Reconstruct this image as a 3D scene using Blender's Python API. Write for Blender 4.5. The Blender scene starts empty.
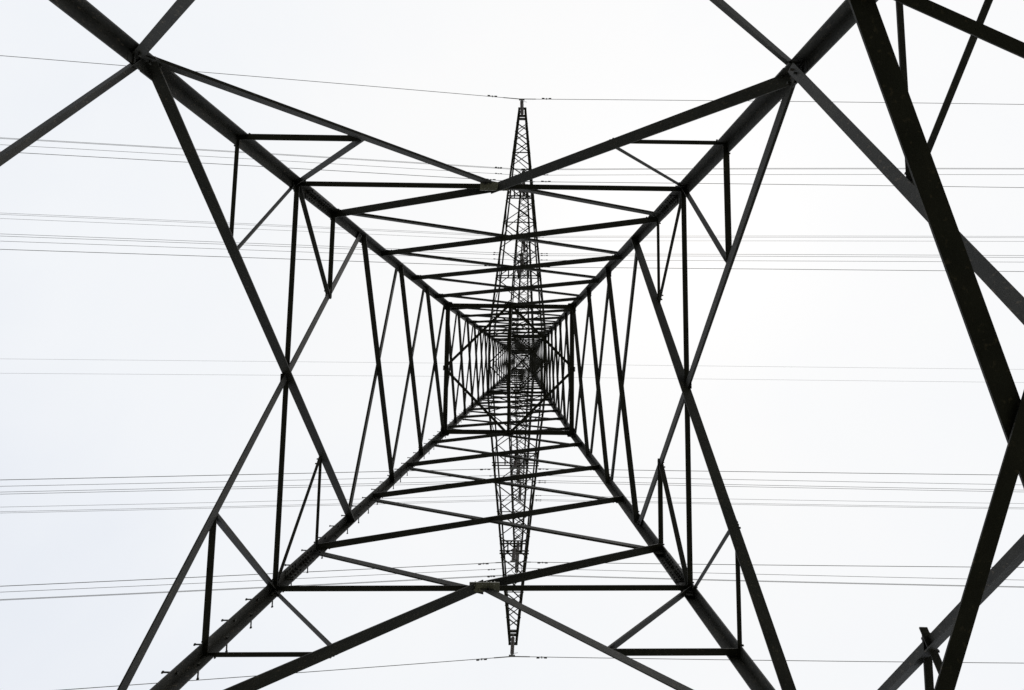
import bpy, math, random
from mathutils import Vector, Matrix
random.seed(7)
SC = bpy.context.scene
COL = SC.collection
R_ = math.radians
EYE = 1.6                      # camera height above the ground; tower heights below are measured from eye level

# ------------------------------------------------------------------ camera
def rotm(rx, ry, rz):
    cx, cy, cz, sx, sy, sz = math.cos(rx), math.cos(ry), math.cos(rz), math.sin(rx), math.sin(ry), math.sin(rz)
    return (Matrix(((1, 0, 0), (0, cx, -sx), (0, sx, cx))) @ Matrix(((cy, 0, sy), (0, 1, 0), (-sy, 0, cy)))
            @ Matrix(((cz, -sz, 0), (sz, cz, 0), (0, 0, 1))))
CAM_R = rotm(-0.0818, -0.0094, 0.0109)
CAM_POS = Vector((0.5402, -0.3103, EYE))
cd = bpy.data.cameras.new('camera'); cam = bpy.data.objects.new('camera', cd); COL.objects.link(cam)
rt = CAM_R.transposed()
r, u, b = rt @ Vector((1, 0, 0)), -(rt @ Vector((0, 1, 0))), -(rt @ Vector((0, 0, 1)))
M4 = Matrix(((r.x, u.x, b.x, CAM_POS.x), (r.y, u.y, b.y, CAM_POS.y), (r.z, u.z, b.z, CAM_POS.z), (0, 0, 0, 1)))
cam.matrix_world = M4
cd.sensor_width = 36; cd.lens = 450.0 / 1024 * 36
cd.shift_x = -20.5 / 1024; cd.shift_y = -24.06 / 1024
cd.clip_start = 0.05; cd.clip_end = 9000
SC.camera = cam
SC.render.resolution_x = 1024; SC.render.resolution_y = 690

# ------------------------------------------------------------------ world: overcast sky, sun, exposure
SUN_EL, SUN_AZ = R_(67), R_(40)          # sun behind the cloud, towards image right and a little up
SUN_DIR = Vector((math.cos(SUN_EL) * math.cos(-SUN_AZ), math.cos(SUN_EL) * math.sin(-SUN_AZ), math.sin(SUN_EL)))
w = bpy.data.worlds.new('World'); SC.world = w; w.use_nodes = True
nt = w.node_tree; N = nt.nodes; L = nt.links; N.clear()
out = N.new('ShaderNodeOutputWorld'); bg = N.new('ShaderNodeBackground'); bg.inputs['Strength'].default_value = 0.1
sky = N.new('ShaderNodeTexSky'); sky.sky_type = 'NISHITA'; sky.sun_disc = False
sky.sun_elevation = SUN_EL; sky.sun_rotation = math.atan2(SUN_DIR.x, SUN_DIR.y)
sky.air_density = 1.0; sky.dust_density = 3.0
tc = N.new('ShaderNodeTexCoord')
# cloud deck: brighter round the hidden sun, soft uneven cloud
dot = N.new('ShaderNodeVectorMath'); dot.operation = 'DOT_PRODUCT'; dot.inputs[1].default_value = SUN_DIR
L.new(tc.outputs['Generated'], dot.inputs[0])
mr = N.new('ShaderNodeMapRange'); mr.inputs['From Min'].default_value = 0.17; mr.inputs['From Max'].default_value = 0.93
L.new(dot.outputs['Value'], mr.inputs['Value'])
nz = N.new('ShaderNodeTexNoise'); nz.inputs['Scale'].default_value = 2.2; nz.inputs['Detail'].default_value = 5
nz.inputs['Roughness'].default_value = 0.5; nz.inputs['Distortion'].default_value = 0.4
L.new(tc.outputs['Generated'], nz.inputs['Vector'])
ad = N.new('ShaderNodeMath'); ad.operation = 'MULTIPLY_ADD'; ad.inputs[1].default_value = 0.8; L.new(nz.outputs['Fac'], ad.inputs[0])
sb = N.new('ShaderNodeMath'); sb.operation = 'ADD'; sb.inputs[1].default_value = -0.40
L.new(mr.outputs['Result'], ad.inputs[2]); L.new(ad.outputs[0], sb.inputs[0])
cr = N.new('ShaderNodeValToRGB')
cr.color_ramp.elements[0].position = 0.0; cr.color_ramp.elements[0].color = (0.80, 0.84, 0.915, 1)
cr.color_ramp.elements[1].position = 1.0; cr.color_ramp.elements[1].color = (0.985, 0.985, 0.985, 1)
e = cr.color_ramp.elements.new(0.42); e.color = (0.915, 0.937, 0.97, 1)
L.new(sb.outputs[0], cr.inputs['Fac'])
sc_ = N.new('ShaderNodeVectorMath'); sc_.operation = 'SCALE'; sc_.inputs['Scale'].default_value = 10.0
L.new(cr.outputs['Color'], sc_.inputs[0])
mx = N.new('ShaderNodeMix'); mx.data_type = 'RGBA'; mx.inputs['Factor'].default_value = 0.97
L.new(sky.outputs['Color'], mx.inputs[6]); L.new(sc_.outputs['Vector'], mx.inputs[7])
L.new(mx.outputs[2], bg.inputs['Color']); L.new(bg.outputs[0], out.inputs['Surface'])
sl = bpy.data.lights.new('sun', 'SUN'); sl.energy = 0.8; sl.angle = R_(20); sl.color = (1, 0.97, 0.93)
so = bpy.data.objects.new('sun', sl); COL.objects.link(so)
so.rotation_euler = SUN_DIR.to_track_quat('Z', 'Y').to_euler()
vs = SC.view_settings; vs.view_transform = 'Standard'; vs.look = 'None'; vs.exposure = 0.0; vs.gamma = 1.0; vs.use_curve_mapping = False

# ------------------------------------------------------------------ materials
def mat(name, c1, c2, rough=0.6, metal=0.0, scale=4.0, spot=None, bump=0.15, c3=None):
    m = bpy.data.materials.new(name); m.use_nodes = True
    t = m.node_tree; n = t.nodes; l = t.links; p = n['Principled BSDF']
    co = n.new('ShaderNodeTexCoord')
    a = n.new('ShaderNodeTexNoise'); a.inputs['Scale'].default_value = scale; a.inputs['Detail'].default_value = 8; a.inputs['Roughness'].default_value = 0.65
    l.new(co.outputs['Object'], a.inputs['Vector'])
    rp = n.new('ShaderNodeValToRGB'); rp.color_ramp.elements[0].position = 0.35; rp.color_ramp.elements[0].color = (*c1, 1)
    rp.color_ramp.elements[1].position = 0.68; rp.color_ramp.elements[1].color = (*c2, 1)
    l.new(a.outputs['Fac'], rp.inputs['Fac'])
    colr = rp.outputs['Color']
    if c3:                                     # rust / lichen specks with a shape of their own
        s = n.new('ShaderNodeTexNoise'); s.inputs['Scale'].default_value = scale * 7; s.inputs['Detail'].default_value = 6
        l.new(co.outputs['Object'], s.inputs['Vector'])
        k = n.new('ShaderNodeValToRGB'); k.color_ramp.elements[0].position = 0.6; k.color_ramp.elements[1].position = 0.7
        l.new(s.outputs['Fac'], k.inputs['Fac'])
        mm = n.new('ShaderNodeMix'); mm.data_type = 'RGBA'; l.new(k.outputs['Color'], mm.inputs[0])
        l.new(colr, mm.inputs[6]); mm.inputs[7].default_value = (*c3, 1); colr = mm.outputs[2]
    l.new(colr, p.inputs['Base Color'])
    p.inputs['Roughness'].default_value = rough; p.inputs['Metallic'].default_value = metal
    bp = n.new('ShaderNodeBump'); bp.inputs['Strength'].default_value = bump; bp.inputs['Distance'].default_value = 0.01
    s2 = n.new('ShaderNodeTexNoise'); s2.inputs['Scale'].default_value = scale * 12; l.new(co.outputs['Object'], s2.inputs['Vector'])
    l.new(s2.outputs['Fac'], bp.inputs['Height']); l.new(bp.outputs['Normal'], p.inputs['Normal'])
    return m
STEEL = mat('weathered_green_grey_steel', (0.009, 0.009, 0.0065), (0.029, 0.028, 0.021), 0.62, 0.0, 5.0, c3=(0.085, 0.068, 0.048))
PLATE = mat('gusset_steel', (0.30, 0.295, 0.27), (0.44, 0.43, 0.40), 0.55, 0.0, 6.0, c3=(0.10, 0.09, 0.07))
BOLT = mat('dark_bolt_steel', (0.03, 0.03, 0.025), (0.05, 0.05, 0.04), 0.5, 0.0, 20)
ALU = mat('weathered_aluminium_wire', (0.20, 0.20, 0.20), (0.30, 0.30, 0.30), 0.5, 0.3, 2)
GLASS = mat('brown_porcelain', (0.05, 0.035, 0.028), (0.085, 0.06, 0.045), 0.25, 0.0, 10)
CONC = mat('concrete', (0.28, 0.27, 0.25), (0.4, 0.39, 0.36), 0.9, 0.0, 3)
GRASS = mat('meadow_grass', (0.055, 0.058, 0.034), (0.10, 0.10, 0.062), 0.95, 0.0, 0.8, bump=0.6, c3=(0.10, 0.085, 0.05))

# ------------------------------------------------------------------ mesh helpers
class MB:
    def __init__(s): s.v = []; s.f = []
    def prism(s, ring0, ring1):
        n = len(ring0); o = len(s.v); s.v += [tuple(p) for p in ring0] + [tuple(p) for p in ring1]
        for i in range(n): s.f.append((o + i, o + (i + 1) % n, o + n + (i + 1) % n, o + n + i))
        s.f.append(tuple(range(o + n - 1, o - 1, -1))); s.f.append(tuple(range(o + n, o + 2 * n)))
        return s
    def box(s, c, ax, ay, az, hx, hy, hz):
        c = Vector(c); q = [(-1, -1), (1, -1), (1, 1), (-1, 1)]
        return s.prism([c + ax * hx * i + ay * hy * j - az * hz for i, j in q], [c + ax * hx * i + ay * hy * j + az * hz for i, j in q])
    def rod(s, p0, p1, r0, r1=None, n=6):
        r1 = r0 if r1 is None else r1
        p0, p1 = Vector(p0), Vector(p1); d = (p1 - p0).normalized()
        a = d.cross(Vector((0, 0, 1)) if abs(d.z) < .9 else Vector((1, 0, 0))).normalized(); b = d.cross(a)
        cs = [(math.cos(2 * math.pi * i / n), math.sin(2 * math.pi * i / n)) for i in range(n)]
        return s.prism([p0 + (a * x + b * y) * r0 for x, y in cs], [p1 + (a * x + b * y) * r1 for x, y in cs])
    def angle(s, p0, p1, nrm, a, t, out=False, flip=False, b=None):
        """rolled steel angle: one flange in the face plane, the other square to it (inward, or outward if out)"""
        p0, p1 = Vector(p0), Vector(p1); d = (p1 - p0).normalized(); nrm = Vector(nrm)
        nrm = (nrm - d * nrm.dot(d)).normalized(); u = nrm.cross(d).normalized()
        if u.z < 0: u = -u                   # the in-plane flange stands up from the outstanding one
        if flip: u = -u
        k = nrm if out else -nrm; b = b or a
        prof = [(0, 0), (a, 0), (a, t), (t, t), (t, b), (0, b)]        # (k, u)
        return s.prism([p0 + k * x + u * y for x, y in prof], [p1 + k * x + u * y for x, y in prof])
    def tube(s, pts, r, n=5):
        rings = []
        for i, p in enumerate(pts):
            d = (pts[min(i + 1, len(pts) - 1)] - pts[max(i - 1, 0)]).normalized()
            a = d.cross(Vector((0, 0, 1))).normalized(); b = d.cross(a)
            rings.append([p + (a * math.cos(2 * math.pi * k / n) + b * math.sin(2 * math.pi * k / n)) * r for k in range(n)])
        o = len(s.v)
        for rg in rings: s.v += [tuple(q) for q in rg]
        for i in range(len(rings) - 1):
            for k in range(n): s.f.append((o + i * n + k, o + i * n + (k + 1) % n, o + (i + 1) * n + (k + 1) % n, o + (i + 1) * n + k))
        return s
    def lathe(s, base, prof, n=14):
        base = Vector(base); o = len(s.v)
        for r, z in prof:
            for k in range(n): s.v.append((base.x + r * math.cos(2 * math.pi * k / n), base.y + r * math.sin(2 * math.pi * k / n), base.z + z))
        for i in range(len(prof) - 1):
            for k in range(n): s.f.append((o + i * n + k, o + i * n + (k + 1) % n, o + (i + 1) * n + (k + 1) % n, o + (i + 1) * n + k))
        return s
    def build(s, name, m, parent=None, smooth=False):
        me = bpy.data.meshes.new(name); me.from_pydata(s.v, [], s.f); me.materials.append(m)
        if smooth:
            for p in me.polygons: p.use_smooth = True
        me.update()
        o = bpy.data.objects.new(name, me); COL.objects.link(o)
        if parent is not None: o.parent = parent
        return o
def thing(name, label, cat, group=None):
    o = bpy.data.objects.new(name, None); COL.objects.link(o); o.empty_display_size = .5
    o['label'] = label; o['category'] = cat
    if group: o['group'] = group
    return o
V = Vector
X, Y, Z = V((1, 0, 0)), V((0, 1, 0)), V((0, 0, 1))

# ------------------------------------------------------------------ ground
g = MB(); S = 4000; n = 24
ed = [(-S + 2 * S * i / n) for i in range(n + 1)]
g.v = [(x, y, 0.0) for y in ed for x in ed]
g.f = [(j * (n + 1) + i, j * (n + 1) + i + 1, (j + 1) * (n + 1) + i + 1, (j + 1) * (n + 1) + i) for j in range(n) for i in range(n)]
go = g.build('ground', GRASS); go['kind'] = 'structure'

# ------------------------------------------------------------------ the pylon
pylon = thing('electricity_pylon', 'tall dark steel lattice pylon seen from below, four legs meeting overhead and long crossarms', 'pylon')
OFF = 0.05
PROF = [(-1.6, 3.533 + OFF), (12.94, 1.828 + OFF), (21.5, 1.40), (31.5, 0.99), (40.0, 0.70), (43.0, 0.52), (47.0, 0.13)]
def hw(h):
    for (h0, w0), (h1, w1) in zip(PROF, PROF[1:]):
        if h <= h1: return w0 + (w1 - w0) * (h - h0) / (h1 - h0)
    return PROF[-1][1]
CN = {'TR': (1, -1), 'TL': (-1, -1), 'BL': (-1, 1), 'BR': (1, 1)}
# faces, counter-clockwise in the picture: (corner A, corner B, outward normal)
FACES = {'T': ('TR', 'TL', -Y), 'L': ('TL', 'BL', -X), 'B': ('BL', 'BR', Y), 'R': ('BR', 'TR', X)}
def P(face, f, h, o=0.0):
    """point on a face: f=-1 corner A .. +1 corner B, height h above eye level, o = offset outward"""
    A, B, nm = FACES[face]; w_ = hw(h)
    a = V((CN[A][0], CN[A][1], 0)) * w_; b = V((CN[B][0], CN[B][1], 0)) * w_
    if face == 'B' and h < 7.5: o -= .045 * (1 + f) / 2          # the lower face is a touch out of square at its right end
    p = a * (1 - f) / 2 + b * (1 + f) / 2 + nm * o; p.z = h + EYE
    return p
def fnorm(face, h):
    A, B, nm = FACES[face]; k = (hw(h + .5) - hw(h - .5))
    return (nm - Z * k).normalized()

bars = []    # (name, importance, builder)  -> meshes of their own, the smallest ones of a kind past 100 in one part
eye = V(CAM_POS)
def addbar(name, p0, p1, nrm, a, t=None, out=False, flip=False, parent=None, b=None):
    t = t or max(0.005, a * .09)
    ln = (V(p1) - V(p0)).length; dd = max(2.0, ((V(p0) + V(p1)) / 2 - eye).length)
    bars.append((name, ln * a / dd ** 2, (p0, p1, nrm, a, t, out, flip, b), parent))
def fb(name, face, f0, h0, f1, h1, a, out=False, o=None, flip=False, trim0=0., trim1=0.):
    o = (-0.022 if out else -0.004) if o is None else o
    bb = None
    if out: flip = True; bb = a; a = a * .95
    p0, p1 = P(face, f0, h0, o), P(face, f1, h1, o)
    d = (p1 - p0).normalized()
    addbar(name, p0 + d * trim0, p1 - d * trim1, fnorm(face, (h0 + h1) / 2), a, out=out, flip=flip, b=bb)

# ---- legs
def leg(cn):
    sx, sy = CN[cn]
    hs = [-1.35, 3.84, 12.94, 21.5, 31.5, 40.0, 43.0, 47.0]
    mb = MB()
    def prof(h, a, t):
        w_ = hw(h); c = V((sx * w_, sy * w_, h + EYE))
        return [c, c - V((sx * a, 0, 0)), c - V((sx * a, sy * t, 0)), c - V((sx * t, sy * t, 0)), c - V((sx * t, sy * a, 0)), c - V((0, sy * a, 0))]
    sizes = [.128, .135, .135, .12, .10, .085, .07]
    for (h0, h1), a in zip(zip(hs, hs[1:]), sizes):
        mb.prism(prof(h0, a, .016), prof(h1 + .002, a, .016))
    o = mb.build('leg', STEEL, pylon)
    # splices: plates with bolt rows on the inside of both flanges
    for hc, a, ln in ((6.5, .135, .26), (1.1, .14, .3), (13.0, .14, .25), (21.9, .11, .3), (31.7, .095, .3)):
        sp = MB(); bo = MB()
        dn = (V((sx * hw(hc + .5), sy * hw(hc + .5), .5)) - V((sx * hw(hc - .5), sy * hw(hc - .5), -.5))).normalized()
        c = V((sx * hw(hc), sy * hw(hc), hc + EYE))
        for ax, ay in ((X * -sx, Y * -sy), (Y * -sy, X * -sx)):
            q = c + ax * a * .56 + ay * .021
            nn = (ay - dn * ay.dot(dn)).normalized(); uu = nn.cross(dn).normalized()
            sp.box(q, uu, nn, dn, a * .42, .005, ln)
            for i in range(-4, 5):
                if i == 0: continue
                for j in (-.5, .5):
                    bp = q + dn * ln * i / 4.6 + uu * a * .42 * j
                    sp.rod(bp + nn * .004, bp + nn * .026, .012, n=6)
            # outer cover plate
            q = c + ax * a * .5 - ay * .0065
            sp.box(q, uu, nn, dn, a * .44, .005, ln)
        sp.build('splice_plate', STEEL, o)
    ft = MB(); c = V((sx * hw(-1.35), sy * hw(-1.35), 0))
    ft.lathe((c.x - sx * .05, c.y - sy * .05, -.3), [(0, 0), (.42, 0), (.42, .50), (.38, .56), (0, .56)], 24)
    ft.build('concrete_footing', CONC, o)
    return o
LEGS = {k: leg(k) for k in CN}
# step bolts on the lower left leg, alternating between its two flanges
sbs = []
h = -0.2; k = 0
while h < 46:
    c = V((-hw(h), hw(h), h + EYE)); a = .13 if h < 13 else .11 if h < 21 else .09
    mb = MB()
    j = lambda s_: random.uniform(-s_, s_)
    if k % 2: p, d, al = c + V((0, -a * .62, 0)), V((-1, j(.03), j(.03))), 1
    else: p, d, al = c + V((a * .62, 0, 0)), V((j(.03), 1, j(.03))), 1
    mb.rod(p - d * .03, p + d * .115, .0085); mb.rod(p + d * .115, p + d * .126, .014); mb.rod(p + d * .001, p + d * .014, .016); mb.rod(p - d * .034, p - d * .02, .016)
    sbs.append(mb); h += .18; k += 1
for mb in sbs[16:116]: mb.build('step_bolt', BOLT, LEGS['BL'])
rest = MB()
for mb in sbs[:16] + sbs[116:]:
    o = len(rest.v); rest.v += mb.v; rest.f += [tuple(i + o for i in f) for f in mb.f]
ro = rest.build('step_bolt', BOLT, LEGS['BL']); ro['kind'] = 'stuff'

# ---- heights of the bracing nodes
FOOT, C0, M0, LOW, MID, CEN = -1.3, 1.88, 2.86, 3.84, 4.97, 6.03
TN = [6.95, 8.74, 10.38, 12.06]
LN = [7.87, 9.54, 11.21, 12.94]
DIA = 12.94
D, Hn, Rn = 'diagonal_brace', 'horizontal_brace', 'secondary_brace'
for F in 'TLBR':
    tb = F in 'TB'
    # below the picture: braces from the feet up to the middle of the lowest ring
    fb(D, F, -1, FOOT, -.02, C0 - .05, .12); fb(D, F, 1, FOOT, .02, C0 - .05, .12)
    fb(Rn, F, -.5, .3, -1, .3, .06, trim0=.02); fb(Rn, F, .5, .3, 1, .3, .06)
    fb(Rn, F, -.5, .3, -1, C0, .06, o=-.03); fb(Rn, F, .5, .3, 1, C0, .06, o=-.03)
    fb(Hn, F, -1, C0, 1, C0, .10, o=-.03)
    # lowest visible panel: inverted V from the ring at C0's mid up to the legs
    aA, oA, aB, oB = {'T': (.06, .03, .075, -.04), 'L': (.06, .02, .10, -.06), 'B': (.07, .02, .08, -.04), 'R': (.065, -.075, .082, -.13)}[F]
    fb(D, F, -1, LOW, 0, C0, aA, o=oA); fb(D, F, 1, LOW, 0, C0, aB, out=True, o=oB, trim0=.09 if F == 'R' else 0)
    for sgn, big in ((-1, .055), (1, .048)):
        fm = (.435 if F == 'R' else .44) if sgn < 0 else .46
        os_ = .10 if (F, sgn) == ('L', -1) else -.052 if (F, sgn) == ('R', -1) else .01
        fb(Rn, F, sgn * fm, M0, sgn, M0, big, o=os_, trim0=.0 if (F, sgn) == ('R', -1) else .035); fb(Rn, F, sgn * fm, M0, sgn, C0, big, o=os_ - .006, trim0=-.03 if (F, sgn) == ('R', -1) else .02)
    # main panel
    if tb:
        fb(D, F, -1, LOW, -.0, CEN, .135, trim0=.02)             # thick, from A
        fb(D, F, 1, LOW, .0, CEN, .088, out=True, trim0=.02, o=-.075 if F == 'B' else -.03)    # thin, from B
        fb(D, F, .0, CEN, 1, TN[0], .115); fb(D, F, 0, CEN, -1, TN[0], .075, out=True)
    else:
        fb(D, F, -1, LOW, 1, LN[0], .13); fb(D, F, 1, LOW, -1, LN[0], .088, out=True, o=-.05)
        fb(Rn, F, .452, TN[0], 1, TN[0], .045, o=.010, trim0=.035); fb(Rn, F, .452, TN[0], 1, CEN, .045, o=.004, trim0=.02)
        fb(Rn, F, -.452, TN[0], -1, TN[0], .075, o=.010, trim0=.035); fb(Rn, F, -.452, TN[0], -1, CEN, .072, o=.004, trim0=.02)
    fb(Hn, F, -1, CEN, 0, CEN, .072, o=.006); fb(Hn, F, 0, CEN, 1, CEN, .072, o=.006)
    fb(Rn, F, -.5, MID, -1, MID, .05, o=.010, trim0=.035); fb(Rn, F, -.5, MID, -1, CEN, .045, o=.004, trim0=.02)
    fb(Rn, F, .5, MID, 1, MID, .075, o=.010, trim0=.035); fb(Rn, F, .5, MID, 1, CEN, .075, o=.004, trim0=.02)
    # X panels up to the first diaphragm
    ns = TN if tb else LN
    for h0, h1 in zip(ns, ns[1:]):
        fb(D, F, -1, h0, 1, h1, .10); fb(D, F, 1, h0, -1, h1, .07, out=True)
    if tb: fb(D, F, -1, TN[-1], 0, DIA, .09); fb(D, F, 1, TN[-1], 0, DIA, .07, out=True)
    fb(Hn, F, -1, DIA, 1, DIA, .13, o=-.02)
    # above it
    def levels(h0, h1, n):
        r_ = (hw(h1) / hw(h0)) ** (1 / n) if n else 1
        q = [r_ ** i for i in range(n)]; s_ = sum(q); o_ = [h0]
        for x in q: o_.append(o_[-1] + x * (h1 - h0) / s_)
        return o_
    for (h0, h1, n, aa, bb) in ((12.94, 21.5, 6, .085, .06), (21.5, 31.5, 8, .068, .05), (31.5, 40, 8, .055, .045), (40, 46.6, 6, .045, .04)):
        lv = levels(h0, h1, n)
        if tb:
            md = [(x + y) / 2 for x, y in zip(lv, lv[1:])]
            fb(D, F, 0, h0, 1, md[0], aa); fb(D, F, 0, h0, -1, md[0], bb, out=True)
            for x, y in zip(md, md[1:]): fb(D, F, -1, x, 1, y, aa); fb(D, F, 1, x, -1, y, bb, out=True)
            fb(D, F, -1, md[-1], 0, h1, aa); fb(D, F, 1, md[-1], 0, h1, bb, out=True)
        else:
            for x, y in zip(lv, lv[1:]): fb(D, F, -1, x, 1, y, aa); fb(D, F, 1, x, -1, y, bb, out=True)
        if h1 < 45: fb(Hn, F, -1, h1, 1, h1, aa * (1.25 if h1 < 30 else .8), o=-.02)
    for hh in (23.6, 33.8, 41.9): fb(Hn, F, -1, hh, 1, hh, .07, o=-.025)
# ---- plan bracing
def plan(p0, p1, h, a):
    p0 = V((p0[0], p0[1], h + EYE)); p1 = V((p1[0], p1[1], h + EYE)); d = (p1 - p0).normalized(); u_ = Z.cross(d)
    fl = u_.dot(-(p0 + p1) / 2) < 0                 # level flange points to the pylon's axis, the upright one stands on its outer edge
    if fl: u_ = -u_
    addbar('plan_brace', p0 - u_ * a / 2, p1 - u_ * a / 2, Z, a * .8, out=True, flip=fl, b=a)
for h, a in ((DIA, .075), (21.5, .06), (31.5, .045), (40, .04), (23.6, .04), (33.8, .035), (41.9, .03)):
    w_ = hw(h) - .03
    for p0, p1 in (((-w_, 0), (0, -w_)), ((0, -w_), (w_, 0)), ((w_, 0), (0, w_)), ((0, w_), (-w_, 0))): plan(p0, p1, h - .035, a)
    if h in (31.5, 33.8, 40, 41.9): plan((-w_, -w_), (w_, w_), h - .10, a); plan((-w_, w_), (w_, -w_), h - .15, a)
    if h == DIA: plan((0, -w_), (0, w_), h + .03, a * 1.15)
w_ = hw(C0) - .03; q_ = w_ / 2
st = [((1.63, -w_), (w_, 2.0), .108), ((w_, -1.62), (1.32, w_), .070), ((-.54, -w_), (w_, -1.42), .064), ((w_, 1.60), (-.97, w_), .06),
      ((-1.42, w_), (-w_, -1.35), .072), ((-w_, 1.0), (-2.25, -w_), .108)]
for i, (p0, p1, a) in enumerate(st): plan(p0, p1, C0 - .03 - .02 * (i % 4), a)

# ---- gusset plates
def gusset(face, f, h, hx, hz, m=STEEL, o=-.013, bolts=True):
    mb = MB(); c = P(face, f, h, o); nm = fnorm(face, h)
    A, B, _ = FACES[face]; u = (V((*CN[B], 0)) - V((*CN[A], 0))).normalized(); v_ = nm.cross(u)
    mb.box(c, u, nm, v_, hx, .005, hz)
    if bolts:
        for i in (-.7, -.25, .25, .7):
            for j in (-.6, .6):
                q = c + u * hx * i + v_ * hz * j
                mb.rod(q - nm * .02, q + nm * .02, .011)
    return mb.build('gusset_plate', m, pylon)
for F in 'TLBR':
    for s_ in (-1, 1):
        gusset(F, s_ * .975, LOW, .045, .13); gusset(F, s_ * .97, CEN, .05, .13)
        gusset(F, s_ * .94, DIA, .10, .14)
        for h in (TN if F in 'TB' else LN[:3]): gusset(F, s_ * (1 - .09 / hw(h)), h, .07, .11, bolts=False)
    gusset(F, 0, DIA, .07, .05); gusset(F, 0, C0, .25, .14)
    if F in 'LR': gusset(F, 0, CEN, .07, .09)
# the two pale centre plates lying on the middle joint of the upper and lower faces
for F, sg in (('T', -1), ('B', 1)):
    mb = MB(); c = V((.05 if sg < 0 else .02, -2.63 if sg < 0 else 2.585, CEN + EYE - .075))
    mb.box(c, X, Y, Z, .19, .058, .006)
    for i in (-.8, -.5, -.15, .15, .5, .8):
        for j in (-.5, .5): mb.rod(c + V((.155 * i, .058 * j, -.022)), c + V((.155 * i, .058 * j, .07)), .010)
    mb.build('centre_plate', PLATE, pylon)

# ---- crossarms
def crossarm(sg, hb, ht, yt, wt, frames, ca, la, pitch, label=None):
    wb, wtt = hw(hb), hw(ht)
    fr = MB()
    def xo(y): return .10 * (abs(y) - wb) / (12.6 - wb) if sg < 0 else 0.0
    def hwid(y): return wb + (wt - wb) * (abs(y) - wb) / (yt - wb)
    def top(y):                       # half width and height of the top chord at distance y
        k = (abs(y) - wtt) / (yt - wtt); return wtt + (wt - .03 - wtt) * k, ht + (hb + .22 - ht) * k
    z0 = hb + EYE
    # tip frame: end plates and double cross members
    for yy in (yt - .02, yt - .40, yt - .56): fr.box((xo(yy), sg * yy, z0 + .02), X, Y, Z, wt + .02 * (yt - yy), .04, .05)
    for s_ in (-1, 1): fr.box((s_ * wt + xo(yt), sg * (yt - .36), z0 + .1), X, Y, Z, .008, .38, .10)
    arm = fr.build('crossarm', STEEL, pylon)
    for s_ in (-1, 1):
        c = MB(); c.angle(V((s_ * wb, sg * wb, z0)), V((s_ * wt + xo(yt), sg * yt, z0)), V((s_, 0, 0)), ca, .01); c.build('lower_chord', STEEL, arm)
        c = MB(); c.angle(V((s_ * wtt, sg * wtt, ht + EYE)), V((s_ * (wt - .03) + xo(yt), sg * yt, z0 + .22)), V((s_, 0, 0)), ca * .8, .01); c.build('upper_chord', STEEL, arm)
    # lattice
    y = yt - .75; ys = [y]
    while True:
        y -= pitch * 2 * hwid(y)
        if y < wb + .3: break
        ys.append(y)
    ys.append(wb)
    for i, (a, b) in enumerate(zip(ys, ys[1:])):
        addbar('lattice_brace', V((-hwid(a) + xo(a), sg * a, z0 - .004)), V((hwid(b) + xo(b), sg * b, z0 - .004)), Z, la, parent=arm)
        addbar('lattice_brace', V((hwid(a) + xo(a), sg * a, z0 + .012)), V((-hwid(b) + xo(b), sg * b, z0 + .012)), -Z, la, parent=arm)
        if i % 4 == 3: addbar('lattice_brace', V((-hwid(a) + xo(a), sg * a, z0 - .012)), V((hwid(a) + xo(a), sg * a, z0 - .012)), Z, la, parent=arm)
        (wa, za), (wb_, zb) = top(a), top(max(b, wtt + .05))
        s2 = 1 if i % 2 else -1
        addbar('lattice_brace', V((-s2 * wa + xo(a), sg * a, za + EYE)), V((s2 * wb_ + xo(b), sg * b, zb + EYE)), Z, la, parent=arm)
        if i % 2 == 0:
            for s_ in (-1, 1):
                b2 = ys[min(i + 2, len(ys) - 1)]; wm, zm = top((a + b2) / 2)
                for yy in (a, b2):
                    addbar('lattice_brace', V((s_ * hwid(yy) + xo(yy), sg * yy, z0)), V((s_ * wm + xo((a + b2) / 2), sg * (a + b2) / 2, zm + EYE)), V((s_, 0, 0)), la, parent=arm)
    for yf in frames:
        cb = MB()
        for dy in (-.22, .22):
            for ddy in (-.06, .06):
                cb.box((xo(yf), sg * (yf + dy) + ddy, z0 - .03), X, Y, Z, hwid(yf) + .02, .022, .03)
        cb.box((xo(yf), sg * yf, z0 - .0), X, Y, Z, .05, .3, .05)
        for s_ in (-.45, .45): cb.box((s_ * hwid(yf) + xo(yf), sg * yf, z0 - .03), X, Y, Z, .03, .24, .03)
        cb.build('hanger_frame', STEEL, arm)
    return arm
H1, H2, H3, HE = 20.0, 27.5, 36.0, 46.9
for sg in (-1, 1):
    crossarm(sg, 21.5, 23.6, 12.72 if sg < 0 else 12.62, .20, (8.37, 4.42), .10, .042, .78)
    crossarm(sg, 31.5, 33.8, 12.75, .29, (6.9,), .10, .045, .72)
    crossarm(sg, 40.0, 41.9, 10.85, .27, (), .09, .045, .8)

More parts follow.
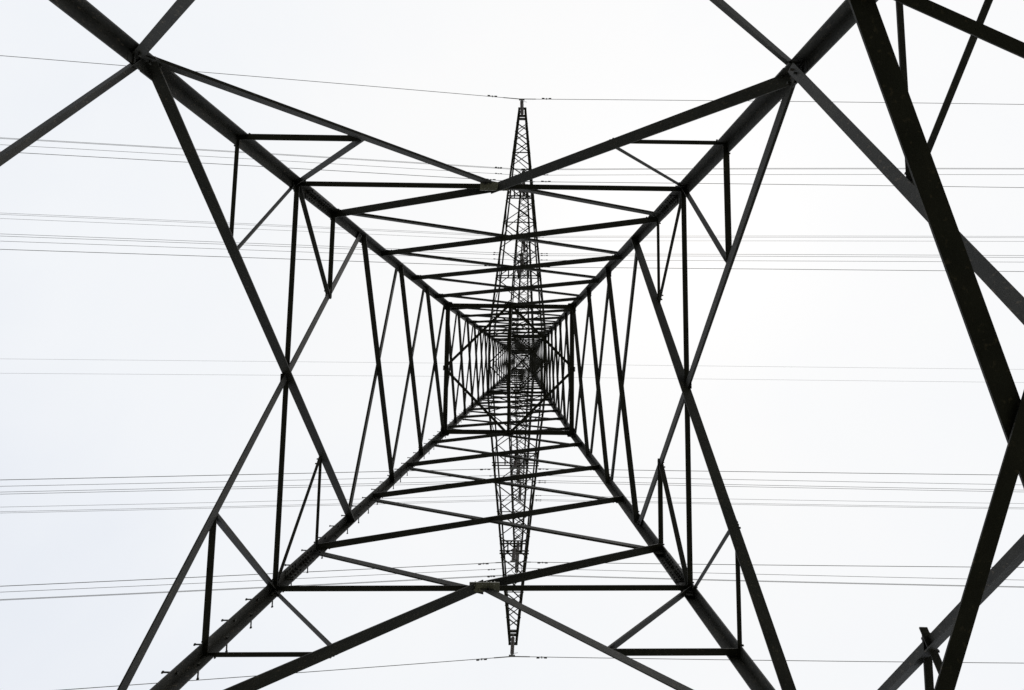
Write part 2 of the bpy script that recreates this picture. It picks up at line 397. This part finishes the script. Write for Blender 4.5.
# ---- emit bars
groups = {}
for bq in bars: groups.setdefault(bq[0], []).append(bq)
for name, lst in groups.items():
    lst.sort(key=lambda q: -q[1])
    for (nm, imp, (p0, p1, nrm, a, t, out_, flip, bb), par) in lst[:100]:
        m_ = MB().angle(p0, p1, nrm, a, t, out_, flip, bb)
        if nm in (D, Hn, Rn) and (V(p0) - eye).length < 15:
            p0, p1 = V(p0), V(p1); d = (p1 - p0).normalized(); nv = V(nrm); nv = (nv - d * nv.dot(d)).normalized(); u_ = nv.cross(d)
            if (u_.z < 0) != flip: u_ = -u_
            for q, dd_ in ((p0, d), (p1, -d)):
                for k_ in (.05, .12, .19)[:3 if a > .09 else 2]:
                    c_ = q + dd_ * k_ + u_ * (bb or a) * .5
                    m_.rod(c_ - nv * .03, c_ + nv * .03, .011)
        m_.build(name, STEEL, par or pylon)
    if len(lst) > 100:
        rb = MB()
        for (nm, imp, (p0, p1, nrm, a, t, out_, flip, bb), par) in lst[100:]: rb.angle(p0, p1, nrm, a, t, out_, flip, bb)
        ro = rb.build(name, STEEL, pylon); ro['kind'] = 'stuff'
# peak cap
mb = MB(); mb.box((0, 0, 47.0 + EYE), X, Y, Z, .14, .14, .03); mb.rod((0, 0, 46.9 + EYE), (0, 0, 47.5 + EYE), .05, .03)
mb.box((0, .8, 46.0 + EYE), X, Y, Z, .04, .85, .04)
mb.build('peak_cap', STEEL, pylon)

# ------------------------------------------------------------------ insulator strings and wires
CURV = 0.0003
def wire_z(x, h, sl, sr):
    return h + EYE - (sl if x < 0 else sr) * abs(x) + CURV * x * x
def wire_pts(y, h, sl, sr, x0=-190, x1=190):
    xs = [0.0]; s_ = .5
    while xs[-1] < x1: xs.append(min(x1, xs[-1] + s_)); s_ = min(6, s_ * 1.35)
    xs = [-q for q in xs[:0:-1]] + xs
    return [V((x, y, wire_z(x, h, sl, sr))) for x in xs]
def damper(par, x, y, h, sl, sr):
    z = wire_z(x, h, sl, sr); mb = MB(); c = V((x, y, z - .055))
    t = -(sl if x < 0 else sr) * (1 if x > 0 else -1)
    d = V((1, 0, t)).normalized()
    mb.rod(c - d * .2, c + d * .2, .007)
    mb.rod(c - d * .22, c - d * .10, .032); mb.rod(c + d * .10, c + d * .22, .027)
    mb.box(c + Z * .03, X, Y, Z, .02, .015, .045)
    return mb.build('vibration_damper', BOLT, par)
def rods(par, y, h, sl, sr, ln=.75):
    pts = [V((x, y, wire_z(x, h, sl, sr))) for x in (-ln, -ln / 2, 0, ln / 2, ln)]
    return MB().tube(pts, .019, 8).build('armour_rod', ALU, par)
def sheds(z0, z1, r, p):
    n = max(2, int((z1 - z0) / p)); pr = [(0.0, z0), (.03, z0)]
    for i in range(n):
        z = z0 + (z1 - z0) * i / n; q = (z1 - z0) / n
        pr += [(.028, z + q * .1), (r, z + q * .3), (r * .96, z + q * .42), (.03, z + q * .75)]
    return pr + [(.03, z1), (0, z1)]
def string(label, y, hc, hs, double, grp, r=.085):
    t = thing('insulator_string', label, 'insulator', grp)
    t.location = (max(0, -y - 1.4) * .009, y, hc + EYE)
    offs = (-.14, .14) if double else (0,)
    inv = -V((0, y, hc + EYE)); L_ = hs - hc
    lo = .28 if double else .16
    for q in offs:
        MB().lathe((q * 0, q, 0), sheds(lo, L_ - .18, r, .10 if not double else .13)).build('porcelain_sheds', GLASS, t, True)
        mb = MB(); mb.rod((0, q, L_ - .2), (0, q, L_ + .02), .022); mb.rod((0, q, lo - .1), (0, q, lo + .02), .025); mb.build('end_fitting', BOLT, t)
    mb = MB()
    if double:
        mb.box((0, 0, .16), Y, X, Z, .26, .012, .05)
        for yy, zz in ((-.2, 0), (.2, 0), (0, -.35)): mb.rod((0, yy, .15), (0, yy, zz), .014); mb.box((0, yy, zz), X, Y, Z, .12, .03, .035)
        # arcing ring
        k = 20; pts = [V((.30 * math.cos(2 * math.pi * i / k), .30 * math.sin(2 * math.pi * i / k), .34)) for i in range(k + 1)]
        mb.tube(pts, .016)
    else:
        mb.rod((0, 0, .0), (0, 0, .1), .016); mb.box((0, 0, 0), X, Y, Z, .13, .028, .035)
        mb.rod((-.02, 0, .14), (.24, 0, .2), .009)
    mb.build('suspension_clamp', BOLT, t)
    return t
G1, G2, G3 = 'single wire insulators under the lowest crossarm', 'double insulator strings under the upper crossarms', 'single wires hung from the lowest crossarm'
G4 = 'bundles of three wires hung from the upper crossarms'
sL, sR = .1235, .018
singles = [(-12.29, 'outermost wire at the top of the photo, crossing above the arm tip'),
           (-8.34, 'second single wire from the top, level with the upper pale centre plate'),
           (-4.38, 'third single wire from the top, closest of the upper ones to the pylon axis'),
           (4.48, 'single wire nearest below the pylon axis, fourth single one from the top'),
           (8.38, 'fifth single wire from the top, just above the lower pale centre plate'),
           (12.2, 'outermost wire at the bottom of the photo, under the lower arm tip')]
slabs = ['short insulator at the tip of the long upper crossarm, topmost in the photo', 'short insulator midway along the long upper crossarm', 'short insulator on the long upper crossarm near the pylon body',
         'short insulator on the long lower crossarm near the pylon body', 'short insulator midway along the long lower crossarm', 'short insulator at the tip of the long lower crossarm, lowest in the photo']
for (y, lab), sl_, (sL, sR) in zip(singles, slabs, ((.125, .016), (.118, .013), (.114, .025), (.134, .025), (.127, .015), (.126, .018))):
    string(sl_, y, H1 + .04, 21.47, False, G1)
    t = thing('overhead_wire', lab, 'power line', G3)
    MB().tube(wire_pts(y, H1, sL, sR), .012).build('conductor', ALU, t)
    rods(t, y, H1, sL, sR)
    for x in (-1.25, 1.25): damper(t, x, y, H1, sL, sR)
bund = [(-11.96, H2, .119, .048, 31.45, 'outer bundle of three thin wires above the upper pale centre plate', 'long double insulator at the tip of the middle upper crossarm'),
        (-6.54, H2, .119, .05, 31.45, 'inner bundle of three thin wires just above the uppermost inner single wire', 'long double insulator halfway along the middle upper crossarm'),
        (6.86, H2, .126, .05, 31.45, 'inner bundle of three thin wires close below the fourth single wire', 'long double insulator halfway along the middle lower crossarm'),
        (12.18, H2, .124, .045, 31.45, 'outer bundle of three thin wires beside the lower pale centre plate', 'long double insulator at the tip of the middle lower crossarm'),
        (-9.98, H3, .128, .06, 39.95, 'faintest upper bundle of three wires between the other two upper bundles', 'long double insulator at the tip of the topmost upper crossarm'),
        (10.53, H3, .115, .04, 39.95, 'faintest lower bundle of three wires between the other two lower bundles', 'long double insulator at the tip of the topmost lower crossarm')]
for y, h, a_, b_, hs, lab, il in bund:
    string(il, y, h + .0, hs, True, G2, .11)
    t = thing('wire_bundle', lab, 'power line', G4)
    for dy, dz in ((-.2, 0), (.2, 0), (0, -.35)):
        MB().tube(wire_pts(y + dy, h + dz, a_, b_), .0115).build('conductor', ALU, t)
        for x in (-1.45, 1.45): damper(t, x, y + dy, h + dz, a_, b_)
        rods(t, y + dy, h + dz, a_, b_, .5)
    for x in (-95, -48, 52, 100):
        mb = MB(); z = wire_z(x, h, a_, b_); q = [V((x, y - .2, z)), V((x, y + .2, z)), V((x, y, z - .35))]
        for i in range(3): mb.rod(q[i], q[(i + 1) % 3], .015)
        mb.build('bundle_spacer', BOLT, t)
for y, h, lab in ((.33, 47.45, 'earth wire running over the very top of the pylon, upper of the two middle wires'), (1.62, 45.95, 'faint earth wire just below the one over the pylon top')):
    t = thing('earth_wire', lab, 'power line', 'earth wires at the pylon top')
    MB().tube(wire_pts(y, h, .10, .03), .0105).build('conductor', ALU, t)
    rods(t, y, h, .10, .03, .5)
    for x in (-1.2, 1.2): damper(t, x, y, h, .10, .03)
